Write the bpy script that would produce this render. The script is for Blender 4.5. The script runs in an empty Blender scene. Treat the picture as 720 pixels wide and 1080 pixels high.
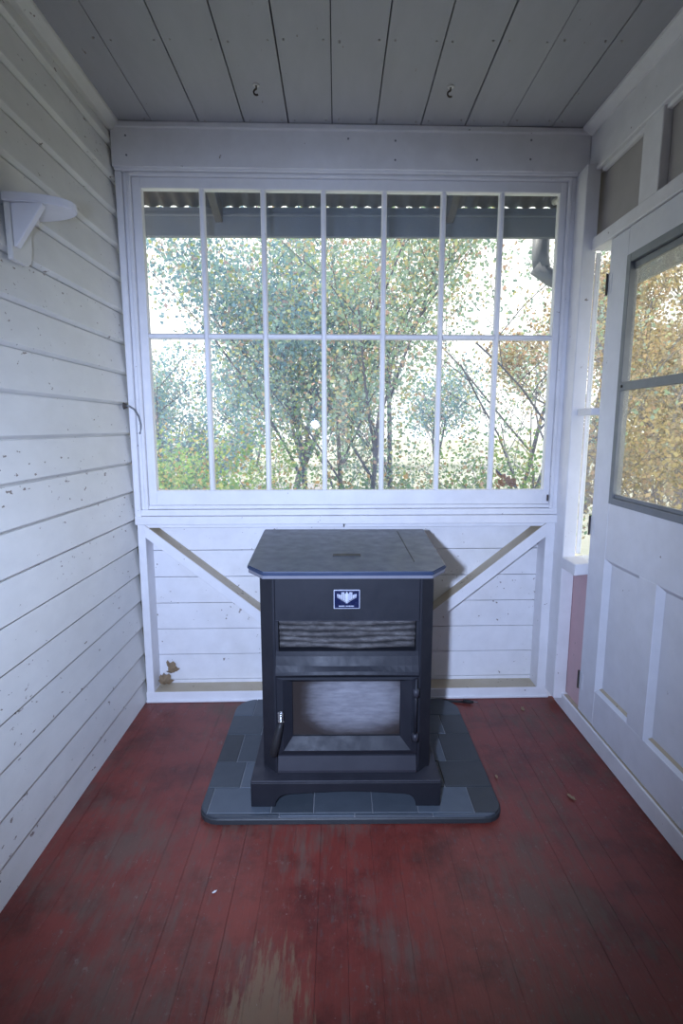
import bpy, bmesh, math, random
import numpy as np
from mathutils import Vector, Matrix

# ------------------------------------------------------------------ camera, sky, lights, exposure
scene = bpy.context.scene
C = scene.collection
F_PX = 572.0                                   # focal length in pixels of the 720 x 1080 frame
PITCH = math.atan(90 / F_PX)
YAW = math.radians(-0.495)
CAM_H = 1.35

cam_data = bpy.data.cameras.new('camera')
cam_data.sensor_fit = 'VERTICAL'
cam_data.sensor_height = 36.0
cam_data.lens = 36.0 * F_PX / 1080.0
cam_data.clip_start = 0.02
cam_data.clip_end = 400
cam = bpy.data.objects.new('camera', cam_data)
C.objects.link(cam)
cam.location = (0, 0, CAM_H)
cam.rotation_euler = (math.pi / 2 - PITCH, 0, YAW)
scene.camera = cam

world = bpy.data.worlds.new('sky')
scene.world = world
world.use_nodes = True
wn = world.node_tree
bg = wn.nodes['Background']
bg.inputs['Color'].default_value = (1.0, 0.975, 0.93, 1)
bg.inputs['Strength'].default_value = 2.3

sun_data = bpy.data.lights.new('sun', 'SUN')
sun_data.energy = 5.5
sun_data.color = (1.0, 0.93, 0.8)
sun_data.angle = math.radians(2)
sun = bpy.data.objects.new('sun', sun_data)
C.objects.link(sun)
sun.rotation_euler = Vector((0.62, -0.15, -0.77)).to_track_quat('-Z', 'Y').to_euler()

# the camera's flash, held left of the lens: its stove shadow falls right and it mirrors in the glass
flash_data = bpy.data.lights.new('camera_flash', 'SPOT')
flash_data.energy = 325
flash_data.color = (0.52, 0.655, 1.0)
flash_data.shadow_soft_size = 0.032
flash_data.spot_size = math.radians(91)
flash_data.spot_blend = 1.0
flash = bpy.data.objects.new('camera_flash', flash_data)
C.objects.link(flash)
flash.location = (-0.20, 0.0, 1.37)
flash.rotation_euler = (math.pi / 2 - math.radians(15), 0, math.radians(-1.0))

scene.view_settings.view_transform = 'Standard'
scene.view_settings.look = 'None'
scene.view_settings.gamma = 1.0
scene.view_settings.use_curve_mapping = False
scene.view_settings.exposure = 0.0

# ------------------------------------------------------------------ room figures (metres)
XL, XR, ZC, D, KB = -0.944, 1.09, 2.605, 2.535, 0.02
YB = -1.5                                       # the porch goes on this far behind the camera
random.seed(7)
rng = np.random.default_rng(11)

def bw(p):                                      # the window wall stands a little askew to the side walls
    return (p[0], p[1] + KB * (p[0] - 0.06), p[2])

# ------------------------------------------------------------------ materials
def new_mat(name):
    m = bpy.data.materials.new(name)
    m.use_nodes = True
    nt = m.node_tree
    b = nt.nodes['Principled BSDF']
    return m, nt, b

def node(nt, typ, **kw):
    n = nt.nodes.new(typ)
    for k, v in kw.items():
        if k in n.inputs:
            n.inputs[k].default_value = v
        else:
            setattr(n, k, v)
    return n

def pos(nt, scale=(1, 1, 1)):
    g = nt.nodes.new('ShaderNodeNewGeometry')
    mp = nt.nodes.new('ShaderNodeMapping')
    mp.inputs['Scale'].default_value = scale
    nt.links.new(g.outputs['Position'], mp.inputs['Vector'])
    return mp.outputs['Vector']

def noise(nt, vec, scale, detail=4, rough=0.55):
    n = node(nt, 'ShaderNodeTexNoise', Scale=scale, Detail=detail, Roughness=rough)
    nt.links.new(vec, n.inputs['Vector'])
    return n.outputs['Fac']

def ramp(nt, fac, stops):
    r = nt.nodes.new('ShaderNodeValToRGB')
    e = r.color_ramp.elements
    while len(e) < len(stops):
        e.new(0.5)
    for i, (p, c) in enumerate(stops):
        e[i].position = p
        e[i].color = (*c, 1) if len(c) == 3 else c
    nt.links.new(fac, r.inputs['Fac'])
    return r.outputs['Color']

def mix(nt, fac, a, b, blend='MIX'):
    m = nt.nodes.new('ShaderNodeMix')
    m.data_type = 'RGBA'
    m.blend_type = blend
    for sock, v in ((m.inputs[0], fac), (m.inputs[6], a), (m.inputs[7], b)):
        if hasattr(v, 'links') or hasattr(v, 'is_linked'):
            nt.links.new(v, sock)
        elif isinstance(v, (int, float)):
            sock.default_value = v
        else:
            sock.default_value = (*v, 1)
    return m.outputs[2]

def bump(nt, b, h, strength=0.2, dist=0.004):
    bp = node(nt, 'ShaderNodeBump', Strength=strength, Distance=dist)
    nt.links.new(h, bp.inputs['Height'])
    nt.links.new(bp.outputs['Normal'], b.inputs['Normal'])

BW3 = ((0, 0, 0), (1, 1, 1))
def paint(name, col, chips=0.72, chipcol=(0.16, 0.11, 0.08), stain=0.35, staincol=(0.50, 0.45, 0.37),
          stretch=(1, 1, 1), rough=0.5, chip_scale=42):
    m, nt, b = new_mat(name)
    v = pos(nt, stretch)
    s = ramp(nt, noise(nt, v, 3.0, 5, 0.6), [(0.45, (0, 0, 0)), (0.8, (stain,) * 3)])
    c = mix(nt, s, col, staincol)
    var = ramp(nt, noise(nt, v, 14, 3), [(0.3, (0.93,) * 3), (0.7, (1, 1, 1))])
    c = mix(nt, 1.0, c, var, 'MULTIPLY')
    n1 = noise(nt, v, chip_scale, 4, 0.6)
    n2 = noise(nt, v, 4.0, 2)
    sub = node(nt, 'ShaderNodeMath', operation='MULTIPLY_ADD')
    nt.links.new(n2, sub.inputs[0]); sub.inputs[1].default_value = 0.22
    nt.links.new(n1, sub.inputs[2])
    k = ramp(nt, sub.outputs[0], [(chips + 0.09, (0, 0, 0)), (chips + 0.115, (0.85,) * 3)])
    c = mix(nt, k, c, chipcol)
    nt.links.new(c, b.inputs['Base Color'])
    b.inputs['Roughness'].default_value = rough
    bump(nt, b, noise(nt, v, 90, 3), 0.12, 0.002)
    return m

M = {}
M['white'] = paint('white_paint', (0.80, 0.79, 0.80), chips=0.70)
M['white_trim'] = paint('white_trim_paint', (0.80, 0.79, 0.81), chips=0.735, stain=0.2)
M['clapboard'] = paint('clapboard_paint', (0.735, 0.725, 0.69), chips=0.69, stretch=(1, 0.6, 1.2), stain=0.2)
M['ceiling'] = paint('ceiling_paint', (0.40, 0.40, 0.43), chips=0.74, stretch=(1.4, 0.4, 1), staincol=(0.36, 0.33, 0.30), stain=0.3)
M['door'] = paint('door_paint', (0.74, 0.75, 0.80), chips=0.745, stain=0.18)
M['dull_panel'] = paint('dull_panel_paint', (0.40, 0.375, 0.36), chips=0.76, stain=0.3, staincol=(0.3, 0.27, 0.25))
M['pink_panel'] = paint('pink_panel_paint', (0.62, 0.40, 0.42), chips=0.75, stain=0.4, staincol=(0.55, 0.48, 0.47))
M['dirty_wood'] = paint('dusty_bare_wood', (0.47, 0.39, 0.27), chips=0.68, stain=0.6, staincol=(0.62, 0.57, 0.48), chipcol=(0.12, 0.09, 0.06))
M['eave_wood'] = paint('eave_brown_wood', (0.05, 0.038, 0.03), chips=0.76, stain=0.4, staincol=(0.09, 0.075, 0.065))
M['fascia'] = paint('eave_grey_paint', (0.15, 0.165, 0.20), chips=0.76, stain=0.3)
M['sheet'] = paint('weathered_roof_sheet', (0.055, 0.042, 0.035), chips=0.76, stain=0.5, staincol=(0.08, 0.065, 0.055))

def floor_mat():
    m, nt, b = new_mat('worn_red_floor_paint')
    v = pos(nt, (1, 1, 1)); vs = pos(nt, (7, 1.0, 1))
    red = mix(nt, noise(nt, v, 6, 5), (0.145, 0.025, 0.019), (0.215, 0.043, 0.031))
    oi = nt.nodes.new('ShaderNodeObjectInfo')
    red = mix(nt, 1.0, red, ramp(nt, oi.outputs['Random'], [(0, (0.93,) * 3), (1, (1.03, 1.03, 1.03))]), 'MULTIPLY')
    grime = ramp(nt, noise(nt, v, 4.2, 8, 0.72), [(0.36, (0.52,) * 3), (0.52, (1, 1, 1)), (0.7, (1.15, 1.1, 1.08))])
    red = mix(nt, 1.0, red, grime, 'MULTIPLY')
    blot = ramp(nt, noise(nt, pos(nt, (2.2, 1, 1)), 24, 6, 0.7), [(0.56, (0, 0, 0)), (0.68, (0.55,) * 3)])
    red = mix(nt, blot, red, (0.10, 0.07, 0.066))
    # grey scuffs, worn through most in the walked strip
    a = node(nt, 'ShaderNodeMath', operation='MULTIPLY_ADD')
    nt.links.new(noise(nt, vs, 5.5, 6, 0.68), a.inputs[0]); a.inputs[1].default_value = 0.55
    nt.links.new(noise(nt, v, 2.3, 4, 0.6), a.inputs[2])
    scuff = ramp(nt, a.outputs[0], [(0.78, (0, 0, 0)), (0.93, (0.7,) * 3)])
    c = mix(nt, scuff, red, (0.125, 0.085, 0.065))
    # the bare yellow-brown patch in front of the hearth
    g = nt.nodes.new('ShaderNodeNewGeometry')
    d = node(nt, 'ShaderNodeVectorMath', operation='DISTANCE')
    mp = nt.nodes.new('ShaderNodeMapping'); mp.inputs['Scale'].default_value = (2.2, 1, 1)
    nt.links.new(g.outputs['Position'], mp.inputs['Vector'])
    nt.links.new(mp.outputs['Vector'], d.inputs[0]); d.inputs[1].default_value = (-0.17 * 2.2, 1.03, 0)
    ad = node(nt, 'ShaderNodeMath', operation='MULTIPLY_ADD')
    nt.links.new(noise(nt, vs, 9, 5, 0.7), ad.inputs[0]); ad.inputs[1].default_value = 0.75
    nt.links.new(d.outputs['Value'], ad.inputs[2])
    bare = ramp(nt, ad.outputs[0], [(0.49, (0.8,) * 3), (0.60, (0, 0, 0))])
    c = mix(nt, bare, c, (0.21, 0.135, 0.08))
    fl = ramp(nt, noise(nt, pos(nt, (1.6, 1, 1)), 38, 8, 0.75), [(0.585, (0, 0, 0)), (0.64, (0.75,) * 3)])
    area = ramp(nt, noise(nt, v, 2.6, 3, 0.6), [(0.40, (0, 0, 0)), (0.62, (1, 1, 1))])
    c = mix(nt, mix(nt, 1.0, fl, area, 'MULTIPLY'), c, (0.20, 0.145, 0.125))
    # small specks of grit
    sp = ramp(nt, noise(nt, v, 75, 2), [(0.74, (0, 0, 0)), (0.78, (0.6,) * 3)])
    c = mix(nt, sp, c, (0.33, 0.26, 0.24))
    nt.links.new(c, b.inputs['Base Color'])
    r = ramp(nt, scuff, [(0, (0.42,) * 3), (1, (0.7,) * 3)])
    nt.links.new(r, b.inputs['Roughness'])
    bump(nt, b, noise(nt, vs, 16, 5, 0.65), 0.3, 0.003)
    return m
M['floor'] = floor_mat()

def metal(name, col, rough=0.45, dust=0.15, metallic=0.0, dustcol=(0.20, 0.20, 0.23), spec=0.5):
    m, nt, b = new_mat(name)
    v = pos(nt)
    d = ramp(nt, noise(nt, v, 9, 5, 0.65), [(0.42, (0, 0, 0)), (0.75, (dust,) * 3)])
    nt.links.new(mix(nt, d, col, dustcol), b.inputs['Base Color'])
    b.inputs['Metallic'].default_value = metallic
    b.inputs['Specular IOR Level'].default_value = spec
    nt.links.new(ramp(nt, noise(nt, v, 22, 3), [(0.3, (rough - 0.06,) * 3), (0.7, (rough + 0.1,) * 3)]), b.inputs['Roughness'])
    bump(nt, b, noise(nt, v, 400, 2), 0.06, 0.001)
    return m
M['stove'] = metal('black_stove_steel', (0.013, 0.014, 0.019), 0.52, 0.2, dustcol=(0.04, 0.04, 0.05), spec=0.3)
M['stove_top'] = metal('dusty_sky_tinted_stove_top', (0.020, 0.034, 0.075), 0.36, 0.3, dustcol=(0.055, 0.075, 0.13), spec=0.4)  # dusty steel, with the sky's blue reflection put into its colours
M['stove_edge'] = metal('stove_trim_edge', (0.028, 0.028, 0.036), 0.48, 0.2, dustcol=(0.08, 0.08, 0.095), spec=0.3)
M['top_trim'] = metal('silver_grey_rim', (0.16, 0.16, 0.19), 0.35, 0.2)
M['black'] = metal('matt_black', (0.008, 0.008, 0.009), 0.6, 0.05)
M['chrome'] = metal('dull_chrome', (0.72, 0.72, 0.74), 0.22, 0.05, 1.0)
M['iron'] = metal('rusty_iron', (0.06, 0.05, 0.045), 0.6, 0.5, 0.3, (0.14, 0.09, 0.06))
M['aluminium'] = metal('weathered_aluminium', (0.20, 0.215, 0.235), 0.45, 0.4, 0.4, (0.16, 0.16, 0.165))
M['badge'] = metal('badge_blue', (0.008, 0.012, 0.045), 0.25, 0.0)
M['badge_silver'] = metal('badge_silver', (0.62, 0.64, 0.75), 0.35, 0.0, 0.4)

def grille_mat():
    m, nt, b = new_mat('sooty_grille_bar')
    v = pos(nt, (2.2, 1, 7))
    nt.links.new(ramp(nt, noise(nt, v, 12, 6, 0.7), [(0.32, (0.02, 0.018, 0.018)), (0.5, (0.055, 0.05, 0.05)), (0.75, (0.14, 0.135, 0.13))]), b.inputs['Base Color'])
    b.inputs['Roughness'].default_value = 0.75
    return m
M['grille'] = grille_mat()

def sooty_glass():
    # fogged stove glass: pale wiped ash in the middle, brown-black soot towards its frame
    m, nt, b = new_mat('fogged_stove_glass')
    tc = nt.nodes.new('ShaderNodeTexCoord')
    sx = nt.nodes.new('ShaderNodeSeparateXYZ'); nt.links.new(tc.outputs['Generated'], sx.inputs[0])
    def edge(o, ce, half, amp, nvec, sc):
        a = node(nt, 'ShaderNodeMath', operation='SUBTRACT'); nt.links.new(o, a.inputs[0]); a.inputs[1].default_value = ce
        ab = node(nt, 'ShaderNodeMath', operation='ABSOLUTE'); nt.links.new(a.outputs[0], ab.inputs[0])
        dv = node(nt, 'ShaderNodeMath', operation='DIVIDE'); nt.links.new(ab.outputs[0], dv.inputs[0]); dv.inputs[1].default_value = half
        ad = node(nt, 'ShaderNodeMath', operation='MULTIPLY_ADD'); nt.links.new(noise(nt, nvec, sc, 5, 0.7), ad.inputs[0])
        ad.inputs[1].default_value = amp; nt.links.new(dv.outputs[0], ad.inputs[2])
        return ad.outputs[0]
    v = pos(nt, (1, 1, 5))
    ex = edge(sx.outputs['X'], 0.59, 0.52, 0.34, pos(nt, (1, 1, 3)), 9)
    ez = edge(sx.outputs['Z'], 0.60, 0.62, 0.34, pos(nt, (1.0, 1, 2.5)), 10)
    def cube(o):
        c3 = node(nt, 'ShaderNodeMath', operation='POWER'); nt.links.new(o, c3.inputs[0]); c3.inputs[1].default_value = 3.6
        return c3.outputs[0]
    mx = node(nt, 'ShaderNodeMath', operation='ADD'); nt.links.new(cube(ex), mx.inputs[0]); nt.links.new(cube(ez), mx.inputs[1])
    half = node(nt, 'ShaderNodeMath', operation='MULTIPLY'); nt.links.new(mx.outputs[0], half.inputs[0]); half.inputs[1].default_value = 0.5
    f = ramp(nt, half.outputs[0], [(0.07, (0, 0, 0)), (0.35, (0.4,) * 3), (0.68, (0.9,) * 3), (0.95, (1, 1, 1))])
    haze = ramp(nt, noise(nt, v, 18, 5, 0.6), [(0.3, (0.15, 0.15, 0.17)), (0.7, (0.25, 0.25, 0.27))])
    nt.links.new(mix(nt, f, haze, (0.028, 0.022, 0.02)), b.inputs['Base Color'])
    b.inputs['Roughness'].default_value = 0.28
    return m
M['stove_glass'] = sooty_glass()

def slate(i):
    m, nt, b = new_mat('slate_tile')
    v = pos(nt)
    cols = [((0.050, 0.062, 0.075), (0.085, 0.10, 0.12)), ((0.036, 0.045, 0.055), (0.065, 0.078, 0.092)),
            ((0.06, 0.078, 0.098), (0.10, 0.12, 0.145)), ((0.022, 0.026, 0.03), (0.045, 0.05, 0.055))][i]
    nt.links.new(mix(nt, noise(nt, v, 13, 6, 0.65), *cols), b.inputs['Base Color'])
    b.inputs['Roughness'].default_value = 0.5
    bump(nt, b, noise(nt, v, 26, 6, 0.6), 0.35, 0.004)
    return m
for i in range(4):
    M['slate%d' % i] = slate(i)
M['grout'] = paint('grey_grout', (0.20, 0.21, 0.23), chips=0.8)

def pane_mat(name, dust, dustcol):
    # clear thin pane: mirror-like by Fresnel, otherwise clear, with a film of streaked dust that on the window also paints glare haze
    m = bpy.data.materials.new(name); m.use_nodes = True
    nt = m.node_tree; nt.nodes.clear()
    out = nt.nodes.new('ShaderNodeOutputMaterial')
    tr = nt.nodes.new('ShaderNodeBsdfTransparent'); gl = nt.nodes.new('ShaderNodeBsdfGlossy')
    tr.inputs['Color'].default_value = (0.96, 0.98, 0.98, 1)
    gl.inputs['Roughness'].default_value = 0.012
    df = nt.nodes.new('ShaderNodeBsdfDiffuse'); tl = nt.nodes.new('ShaderNodeBsdfTranslucent')
    df.inputs['Color'].default_value = (*dustcol, 1); tl.inputs['Color'].default_value = (*dustcol, 1)
    fr = node(nt, 'ShaderNodeFresnel', IOR=1.45)
    m1 = nt.nodes.new('ShaderNodeMixShader'); m2 = nt.nodes.new('ShaderNodeMixShader'); m3 = nt.nodes.new('ShaderNodeMixShader')
    bk = nt.nodes.new('ShaderNodeNewGeometry')
    inv = node(nt, 'ShaderNodeMath', operation='SUBTRACT'); inv.inputs[0].default_value = 1.0; nt.links.new(bk.outputs['Backfacing'], inv.inputs[1])
    ml = node(nt, 'ShaderNodeMath', operation='MULTIPLY'); nt.links.new(fr.outputs[0], ml.inputs[0]); nt.links.new(inv.outputs[0], ml.inputs[1])
    nt.links.new(ml.outputs[0], m1.inputs[0]); nt.links.new(tr.outputs[0], m1.inputs[1]); nt.links.new(gl.outputs[0], m1.inputs[2])
    m2.inputs[0].default_value = 0.5
    nt.links.new(df.outputs[0], m2.inputs[1]); nt.links.new(tl.outputs[0], m2.inputs[2])
    k = ramp(nt, noise(nt, pos(nt, (6, 6, 0.9)), 4, 4, 0.6), [(0.3, (dust * 0.5,) * 3), (0.75, (dust * 1.6,) * 3)])
    nt.links.new(k, m3.inputs[0]); nt.links.new(m1.outputs[0], m3.inputs[1]); nt.links.new(m2.outputs[0], m3.inputs[2])
    nt.links.new(m3.outputs[0], out.inputs['Surface'])
    return m
M['glass'] = pane_mat('window_glass', 0.065, (0.55, 0.68, 0.95))  # blue tint of the film paints the lens glare over the view
M['storm_glass'] = pane_mat('dusty_storm_glass', 0.10, (0.70, 0.66, 0.58))

def leaf_mat(name, stops, trans=0.45):
    m = bpy.data.materials.new(name); m.use_nodes = True
    nt = m.node_tree; nt.nodes.clear()
    out = nt.nodes.new('ShaderNodeOutputMaterial')
    g = nt.nodes.new('ShaderNodeNewGeometry')
    c = ramp(nt, g.outputs['Random Per Island'], stops)
    df = nt.nodes.new('ShaderNodeBsdfDiffuse'); tl = nt.nodes.new('ShaderNodeBsdfTranslucent')
    nt.links.new(c, df.inputs['Color']); nt.links.new(c, tl.inputs['Color'])
    ms = nt.nodes.new('ShaderNodeMixShader'); ms.inputs[0].default_value = trans
    nt.links.new(df.outputs[0], ms.inputs[1]); nt.links.new(tl.outputs[0], ms.inputs[2])
    nt.links.new(ms.outputs[0], out.inputs['Surface'])
    return m
M['leaf_green'] = leaf_mat('green_leaves', [(0, (0.22, 0.33, 0.32)), (0.3, (0.34, 0.48, 0.30)), (0.55, (0.40, 0.52, 0.50)), (0.78, (0.55, 0.56, 0.24)), (0.93, (0.58, 0.40, 0.32))], 0.5)
M['leaf_blue'] = leaf_mat('haze_blue_green_leaves', [(0, (0.18, 0.29, 0.40)), (0.4, (0.26, 0.42, 0.48)), (0.7, (0.36, 0.50, 0.40)), (0.88, (0.48, 0.36, 0.40)), (0.96, (0.46, 0.50, 0.2))], 0.5)  # bluish glare haze over the foliage is put into the leaf colour
M['leaf_shrub'] = leaf_mat('shrub_leaves', [(0, (0.15, 0.28, 0.12)), (0.4, (0.26, 0.42, 0.15)), (0.75, (0.42, 0.50, 0.20)), (0.92, (0.52, 0.34, 0.16))], 0.5)
M['leaf_autumn'] = leaf_mat('autumn_leaves', [(0, (0.16, 0.13, 0.09)), (0.3, (0.36, 0.29, 0.14)), (0.55, (0.60, 0.50, 0.25)), (0.75, (0.50, 0.32, 0.20)), (0.9, (0.36, 0.36, 0.27))], 0.5)
M['leaf_dry'] = leaf_mat('dry_leaf', [(0, (0.30, 0.21, 0.13)), (1, (0.38, 0.28, 0.18))], 0.3)
M['leaf_rust'] = leaf_mat('rust_leaf', [(0, (0.40, 0.17, 0.06)), (1, (0.55, 0.30, 0.10))], 0.4)
M['bark'] = paint('grey_brown_bark', (0.11, 0.10, 0.125), chips=0.8, stain=0.6, staincol=(0.18, 0.165, 0.18), stretch=(1, 1, 0.3))

def grass_mat():
    m, nt, b = new_mat('lawn_grass')
    v = pos(nt)
    c = mix(nt, noise(nt, v, 3, 6, 0.7), (0.22, 0.26, 0.18), (0.42, 0.42, 0.38))
    c = mix(nt, ramp(nt, noise(nt, v, 0.5, 3), [(0.45, (0, 0, 0)), (0.7, (0.6,) * 3)]), c, (0.52, 0.50, 0.48))
    nt.links.new(c, b.inputs['Base Color']); b.inputs['Roughness'].default_value = 0.9
    return m
M['grass'] = grass_mat()
M['asphalt'] = paint('grey_road', (0.20, 0.20, 0.22), chips=0.8)
M['ash_wood'] = paint('porch_outer_wood', (0.5, 0.48, 0.45))

# ------------------------------------------------------------------ builders
class MB:
    """collects shapes; build() links them as one mesh object"""
    def __init__(s, f=None):
        s.v, s.f, s.fn = [], [], f
    def add(s, verts, faces):
        o = len(s.v)
        s.v += [s.fn(p) if s.fn else tuple(p) for p in verts]
        s.f += [[i + o for i in q] for q in faces]
        return s
    def box(s, x0, x1, y0, y1, z0, z1):
        return s.add([(x0, y0, z0), (x1, y0, z0), (x1, y1, z0), (x0, y1, z0), (x0, y0, z1), (x1, y0, z1), (x1, y1, z1), (x0, y1, z1)],
                     [(0, 3, 2, 1), (4, 5, 6, 7), (0, 1, 5, 4), (1, 2, 6, 5), (2, 3, 7, 6), (3, 0, 4, 7)])
    def prism(s, pts, axis, a, b):
        """2-D outline pts extruded along axis from a to b"""
        n = len(pts)
        def p3(p, t):
            return {'x': (t, p[0], p[1]), 'y': (p[0], t, p[1]), 'z': (p[0], p[1], t)}[axis]
        vs = [p3(p, a) for p in pts] + [p3(p, b) for p in pts]
        fs = [list(range(n))[::-1], [n + i for i in range(n)]] + [(i, (i + 1) % n, n + (i + 1) % n, n + i) for i in range(n)]
        return s.add(vs, fs)
    def tube(s, pts, r, n=8):
        P = [Vector(p) for p in pts]
        rs = r if isinstance(r, (list, tuple)) else [r] * len(P)
        vs, fs = [], []
        prev = None
        for i, p in enumerate(P):
            t = (P[min(i + 1, len(P) - 1)] - P[max(i - 1, 0)]).normalized()
            if prev is None:
                u = t.orthogonal().normalized()
            else:
                u = (prev - t * prev.dot(t)).normalized()
            prev = u
            w = t.cross(u)
            for k in range(n):
                a = 2 * math.pi * k / n
                vs.append(tuple(p + (u * math.cos(a) + w * math.sin(a)) * rs[i]))
        for i in range(len(P) - 1):
            for k in range(n):
                fs.append((i * n + k, i * n + (k + 1) % n, (i + 1) * n + (k + 1) % n, (i + 1) * n + k))
        fs.append(list(range(n))[::-1]); fs.append([(len(P) - 1) * n + k for k in range(n)])
        return s.add(vs, fs)
    def build(s, name, mat, parent=None, bev=0.0, seg=1, smooth=False):
        me = bpy.data.meshes.new(name)
        bm = bmesh.new()
        vs = [bm.verts.new(p) for p in s.v]
        for q in s.f:
            try:
                bm.faces.new([vs[i] for i in q])
            except ValueError:
                pass
        bmesh.ops.recalc_face_normals(bm, faces=bm.faces)
        if bev:
            bmesh.ops.bevel(bm, geom=[e for e in bm.edges if len(e.link_faces) == 2 and e.calc_face_angle() > 0.35], offset=bev, segments=seg, affect='EDGES', clamp_overlap=True)
        bm.to_mesh(me); bm.free()
        if smooth:
            me.polygons.foreach_set('use_smooth', [True] * len(me.polygons))
        me.materials.append(M[mat] if isinstance(mat, str) else mat)
        o = bpy.data.objects.new(name, me)
        C.objects.link(o)
        if parent:
            o.parent = parent
        return o

def empty(name, loc=(0, 0, 0)):
    o = bpy.data.objects.new(name, None)
    o.empty_display_size = 0.1
    C.objects.link(o)
    o.location = loc
    bpy.context.view_layer.update()
    return o

def reparent(root):
    """children were built in world coordinates: keep them where they are"""
    inv = Matrix.Translation(-Vector(root.location))
    for ch in root.children:
        ch.matrix_parent_inverse = inv

def tag(o, label, cat=None, group=None, kind=None):
    o['label'] = label
    if cat: o['category'] = cat
    if group: o['group'] = group
    if kind: o['kind'] = kind
    return o

def struct(name, label, cat, loc=(0, 0, 0)):
    return tag(empty(name, loc), label, cat, kind='structure')

def box(name, mat, parent, x0, x1, y0, y1, z0, z1, bev=0.002, f=None):
    return MB(f).box(x0, x1, y0, y1, z0, z1).build(name, mat, parent, bev)

# ------------------------------------------------------------------ floor
floor = struct('floor', 'worn dark red painted plank floor of the porch', 'floor')
pw = 0.0835
x = XL - 0.03
i = 0
edges = []
while x < 1.24:
    x1 = min(x + pw, 1.26)
    g = random.choice([0.0001, 0.0002, 0.0002, 0.0006])
    o = box('floorboard', 'floor', floor, x + g, x1 - g * 0.4, YB - 0.1, D + 0.13, -0.03, random.uniform(-0.0005, 0.0), 0.0003)
    x = x1
box('subfloor', 'iron', floor, XL - 0.03, 1.25, YB - 0.1, D + 0.13, -0.06, -0.031, 0)

# ------------------------------------------------------------------ left wall: clapboards
wl = struct('wall_left', 'cream white clapboard house wall with paint chips', 'wall')
pitch = 0.1338
first = None
for k in range(-1, 19):
    z0 = 0.110 + pitch * k
    top = min(pitch + 0.02, ZC - z0)
    if first is None or top < pitch:
        me = MB().prism([(XL - 0.03, 0), (XL - 0.015, 0), (XL, 0.010), (XL - 0.0155, min(pitch - 0.004, top - .001)), (XL - 0.024, min(pitch - 0.004, top - .001)), (XL - 0.025, top), (XL - 0.03, top)], 'y', YB, D + 0.02).build('clapboard', 'clapboard', wl, 0.0012)
        if k == -1:
            first = me; me.location.z = z0
            # the first course stands on the floor
            me.data = MB().prism([(XL - 0.03, 0), (XL - 0.002, 0), (XL - 0.0155, 0.106), (XL - 0.024, 0.106), (XL - 0.025, 0.13), (XL - 0.03, 0.13)], 'y', YB, D + 0.02).build('tmp', 'clapboard', None, 0.0012).data
            bpy.data.objects.remove(bpy.data.objects['tmp'])
            me.location.z = 0.0
            first = MB().prism([(XL - 0.03, 0), (XL - 0.015, 0), (XL, 0.010), (XL - 0.0155, min(pitch - 0.004, top - .001)), (XL - 0.024, min(pitch - 0.004, top - .001)), (XL - 0.025, top), (XL - 0.03, top)], 'y', YB, D + 0.02).build('clapboard', 'clapboard', wl, 0.0012)
            first.location.z = 0.110
        else:
            me.location.z = z0
        continue
    if k == 0:
        continue
    o = first.copy(); C.objects.link(o); o.parent = wl; o.location.z = z0
MB().prism([(XL - 0.03, ZC), (XL + 0.042, ZC), (XL + 0.040, ZC - 0.012), (XL + 0.012, ZC - 0.033), (XL - 0.03, ZC - 0.033)], 'y', YB, D + 0.0).build('cornice_strip', 'clapboard', wl, 0.002)
box('sheathing', 'ash_wood', wl, XL - 0.09, XL - 0.031, YB, D + 0.13, -0.06, ZC + 0.05, 0)

# ------------------------------------------------------------------ ceiling boards
ce = struct('ceiling', 'grey white painted board ceiling with dark open joints', 'ceiling')
seams = [-0.975, -0.767, -0.573, -0.385, -0.201, -0.018, 0.166, 0.355, 0.541, 0.721, 0.911, 1.14]
for a, b in zip(seams[:-1], seams[1:]):
    gap = random.choice([0.0016, 0.0025, 0.0032, 0.0036])
    box('ceiling_board', 'ceiling', ce, a + gap, b - gap * 0.4, YB, D + 0.08, ZC + random.uniform(-0.003, 0.0), ZC + 0.02, 0.0012)
box('ceiling_joint_backing', 'black', ce, -0.97, 1.13, YB, D + 0.08, ZC + 0.021, ZC + 0.03, 0)
for s in seams[1:-1]:                            # rows of nail heads either side of each joint
    for yy in (2.0, 2.47):
        for dx in (-0.025, 0.028):
            n = MB().tube([(s + dx, yy + random.uniform(-.01, .01), ZC - 0.0045), (s + dx, yy, ZC + 0.004)], 0.0038, 6)
            n.build('nail_head', 'dull_panel', ce)

# ------------------------------------------------------------------ window wall
wb = struct('wall_back', 'white board knee wall with diagonal braces and header under the window', 'wall')
DS = D + 0.10
zs = [-0.02, 0.072, 0.207, 0.3425, 0.478, 0.613, 0.748, 0.882, 1.0]
for a, b in zip(zs[:-1], zs[1:]):
    box('siding_board', 'white', wb, -0.96, 1.10, DS, DS + 0.022, a + 0.0016, b - 0.0016, 0.001, bw)
box('siding_backing', 'black', wb, -0.96, 1.10, DS + 0.023, DS + 0.03, -0.02, 1.0, 0, bw)
box('stud', 'white_trim', wb, -0.938, -0.902, D, DS, 0.05, 0.90, 0.002, bw)
box('stud', 'white_trim', wb, 1.005, 1.055, D, DS, 0.05, 0.90, 0.002, bw)
pl = box('sole_plate', 'white_trim', wb, -0.942, 1.065, D, DS, 0.0, 0.053, 0.002, bw)
box('dusty_ledge', 'dirty_wood', wb, -0.90, 1.003, D + 0.004, DS - 0.001, 0.053, 0.0545, 0, bw)
box('shoe_strip', 'white_trim', wb, -0.942, 1.065, D - 0.008, D, 0.0, 0.014, 0.003, bw)
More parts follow.
